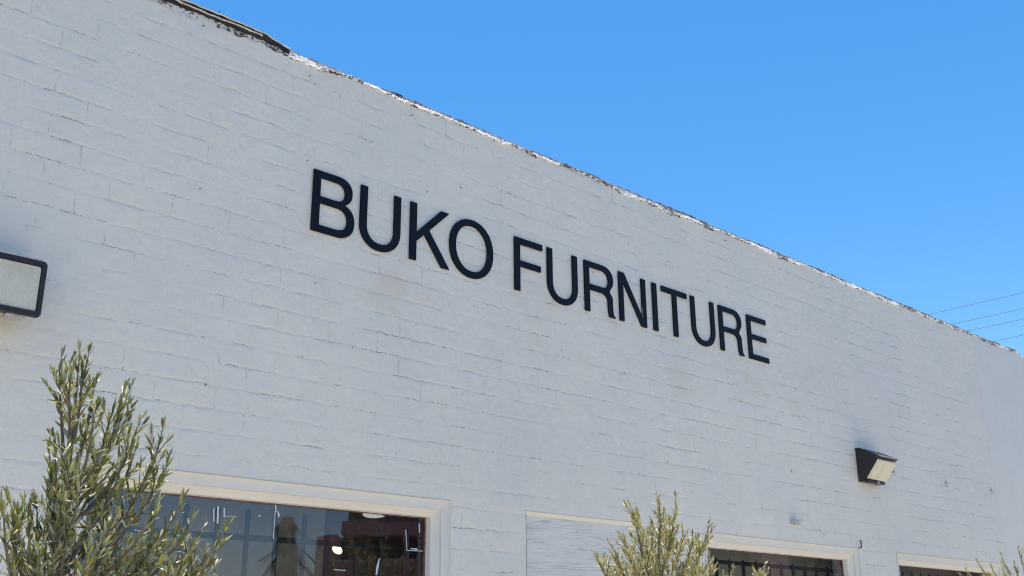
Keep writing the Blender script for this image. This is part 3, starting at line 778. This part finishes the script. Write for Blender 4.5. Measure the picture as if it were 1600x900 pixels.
olive('olive_tree', root1, sh, 'tall leafy olive tree in front of the left window and below the left wall lamp', 11, LL=(.044, .076), LW=.0100, mat='leaf', dens=.0225, sub=.66)

Y2 = -1.25
root2 = at(1020, 900, Y2); root2.z = 0
sh = [(at(1028, 790, Y2), 0, 1)]
for (u, v, dy, jv, lf) in [
    (1055, 777, .0, 900, .8), (983, 786, .04, 910, .8), (1029, 780, -.08, 890, .8), (1108, 812, .02, 960, .75), (952, 848, .05, 960, .85), (928, 866, -.04, 990, .85), (1004, 828, .1, 920, .9),
    (1082, 838, -.1, 950, .85), (1096, 850, .1, 970, .85), (970, 838, -.12, 940, .9), (1045, 812, .12, 920, .9), (1066, 826, -.1, 940, .9), (990, 812, -.1, 930, .9),
    (1015, 830, .16, 940, .9), (1038, 840, -.16, 940, .9), (960, 870, .14, 980, .9), (985, 866, -.18, 980, .9), (1075, 870, .16, 980, .9), (1050, 870, -.2, 980, .9), (1020, 876, .2, 990, .9),
    (1108, 868, -.02, 990, .8), (1114, 878, .06, 1000, .8), (940, 886, .0, 1010, .9), (1145, 888, .04, 1030, .8), (1196, 882, .0, 1060, .7), (1200, 892, .1, 1080, .7), (1000, 880, 0, 990, .9), (1090, 885, -.15, 1000, .9)]:
    sh.append((at(u, v, Y2 + dy), at(1020, jv, Y2).z, lf))
olive('olive_tree', root2, sh, 'sunlit yellow-green olive tree between the boarded panel and the second window', 23, LL=(.040, .066), LW=.0098, mat='leaf2', dens=.0175, sub=1.15)

Y3 = -1.0
root3 = at(1585, 900, Y3); root3.z = 0
sh = [(at(1606, 850, Y3), 0, 1)]
for (u, v, dy, jv, lf) in [
    (1565, 868, .0, 950, .6), (1527, 876, .02, 975, .6), (1592, 858, .05, 930, .8), (1548, 884, -.05, 970, .8), (1510, 892, .06, 1000, .8), (1620, 860, -.1, 960, .8), (1585, 880, .12, 970, .8),
    (1640, 870, .1, 980, .8), (1605, 890, -.12, 980, .9), (1536, 893, .1, 990, .9), (1568, 892, -.1, 990, .9), (1500, 898, 0, 1020, .8)]:
    sh.append((at(u, v, Y3 + dy), at(1585, jv, Y3).z, lf))
olive('olive_tree', root3, sh, 'olive tree in the bottom right corner, in front of the corner pier', 31, LL=(.045, .066), LW=.010, mat='leaf2', dens=.018, sub=.5)

# ------------------------------------------------------------------ overhead cables and their poles
for z, lab in ((11.0, 'topmost'), (10.55, 'second highest'), (10.25, 'third highest'), (9.8, 'lowest')):
    xw = 26.65
    pts = []
    for k in range(41):
        y = -25 + 50 * k / 40; s = ((y) / 25) ** 2
        pts.append((xw, y, z + .25 * s - .02))
    bm = bmesh.new(); tube(bm, pts, .0062, 6)
    tag(obj('overhead_cable', bm, M['wire']), lab + ' of the four thin overhead cables in the sky behind the roof', 'cable', 'overhead cables')
for y, lab in ((-25.1, 'wooden utility pole across the street carrying four cables'), (25.1, 'wooden utility pole behind the shop building carrying four cables')):
    t = tag(empty('utility_pole', (26.65, y, -.14)), lab, 'utility pole')
    bm = bmesh.new(); tube(bm, [(26.85, y, -.14), (26.85, y, 12)], [.17, .11], 14); obj('pole', bm, M['wood'], t, smooth=True)
    for z in (11.1, 10.7):
        bm = bmesh.new(); box(bm, 25.9, 27.8, y - .06, y + .06, z - .06, z + .06, .01); obj('crossarm', bm, M['wood'], t)
    for z in (11.0, 10.55, 10.25, 9.8):
        bm = bmesh.new(); tube(bm, [(26.65, y - .1, z + .22), (26.65, y + .1, z + .22)], [.05, .04], 10); obj('insulator', bm, M['ceramic'], t)

# ------------------------------------------------------------------ across the street (seen mirrored in the panes)
A = tag(empty('apartment_building', (14.4, -22, 0)), 'red stucco building with dark balcony, reflected in the large left window', 'building')
def loc_box(name, mat, x0, x1, y0, y1, z0, z1, parent, bev=0):
    bm = bmesh.new(); box(bm, x0, x1, y0, y1, z0, z1, bev); return obj(name, bm, mat, parent, world=False)
loc_box('wall', M['stucco'], 0, 10, -5, 0, -.1, 4.05, A)
loc_box('balcony_recess', M['stuccob'], .55, 10, -5, -1.2, 4.055, 4.8, A)
loc_box('column', M['stucco'], 0, .54, -1.2, -.01, 4.055, 4.8, A)
loc_box('column', M['stucco'], 2.6, 2.8, -.9, -.05, 4.055, 4.8, A)
loc_box('fascia', M['stucco'], .7, 10, -5, .05, 4.805, 5.2, A)
loc_box('upper_wall', M['stuccob'], .9, 10, -5, -.7, 5.205, 9.5, A)
loc_box('coping', M['cream'], -.04, 10.04, -.3, .04, 4.052, 4.10, A)
for k in range(4):
    f_ = loc_box('window', M['darkglass'], .9 + k * 2.3, 2.3 + k * 2.3, -.03, .03, 1.6, 3.4, A)
for k in range(4):
    f_ = loc_box('window', M['darkglass'], 1.3 + k * 2.3, 2.2 + k * 2.3, -.73, -.66, 5.8, 7.2, A)
A.rotation_euler.z = R(40)
A2 = tag(empty('warehouse_building', (34, -22, 0)), 'dark grey brown building with one red pillar, reflected in the second window', 'building')
def wbox(name, mat, *b_): 
    bm = bmesh.new(); box(bm, *b_); return obj(name, bm, mat, A2)
wbox('wall', M['stuccob'], 30, 90, -34, -22, -.1, 7.5)
wbox('fascia', M['cream'], 30, 90, -21.995, -21.7, 5.6, 6.6)
wbox('pillar', M['stucco'], 36.2, 38, -21.69, -21.2, -.1, 7.4)
for k in range(9): wbox('window', M['darkglass'], 31 + k * 6, 34.5 + k * 6, -22.03, -21.96, 1.5, 5.2)
wbox('pilaster', M['stuccog'], 42.5, 45, -21.69, -21.3, -.1, 7.4)
wbox('roof', M['stuccob'], 29.8, 90.2, -34.2, -21.5, 7.505, 7.8)

# shaggy fan palm
PX, PY = 9.15, -14.9
P_ = tag(empty('fan_palm', (PX, PY, -.1)), 'shaggy fan palm with hanging dead fronds reflected in the large left window', 'palm tree')
rp = random.Random(5)
bm = bmesh.new(); tube(bm, [(PX, PY, -.1), (PX + .04, PY, 1.6), (PX, PY, 3.2), (PX + .02, PY, 4.35)], [.24, .2, .17, .13], 14); obj('trunk', bm, M['palmbark'], P_, smooth=True)
def frond(bm, base, az, drop, L, wd):
    h = Vector((math.cos(az), math.sin(az), 0)); side = Vector((-h.y, h.x, 0)); pts = []
    for k in range(7):
        t = k / 6; pts.append(base + h * (L * (t - .35 * t * t) * math.cos(drop)) + Vector((0, 0, -L * math.sin(drop) * t - .25 * L * t * t + .12 * t)))
    for s in range(9):
        off = (s - 4) / 4
        a = pts[2]; b = pts[6] + side * off * wd + Vector((0, 0, -abs(off) * wd * .3)); c = (a + b) / 2 + Vector((0, 0, .02)); wv = side * .012 + Vector((0, 0, .004))
        quad(bm, a - wv * .4, a + wv * .4, c + wv, c - wv); quad(bm, c - wv, c + wv, b + wv * .15, b - wv * .15)
    tube(bm, pts[:3], .008, 4)
bm = bmesh.new()
for k in range(230):
    z = rp.uniform(2.0, 4.2); frond(bm, Vector((PX, PY, z)), rp.uniform(0, 6.283), R(rp.uniform(48, 78)), rp.uniform(.8, 1.25) * (1.35 - (z - 2) * .38), rp.uniform(.08, .2))
for k in range(16):
    frond(bm, Vector((PX, PY, rp.uniform(3.5, 3.8))), rp.uniform(0, 6.283), R(rp.uniform(5, 35)), rp.uniform(.9, 1.3), rp.uniform(.15, .3))
obj('dead_fronds', bm, M['frond'], P_)
bm = bmesh.new()
for k in range(26):
    frond(bm, Vector((PX, PY, 4.35)), rp.uniform(0, 6.283), R(rp.uniform(35, 70)), rp.uniform(.4, .6), rp.uniform(.1, .2))
obj('crown', bm, M['frondg'], P_)
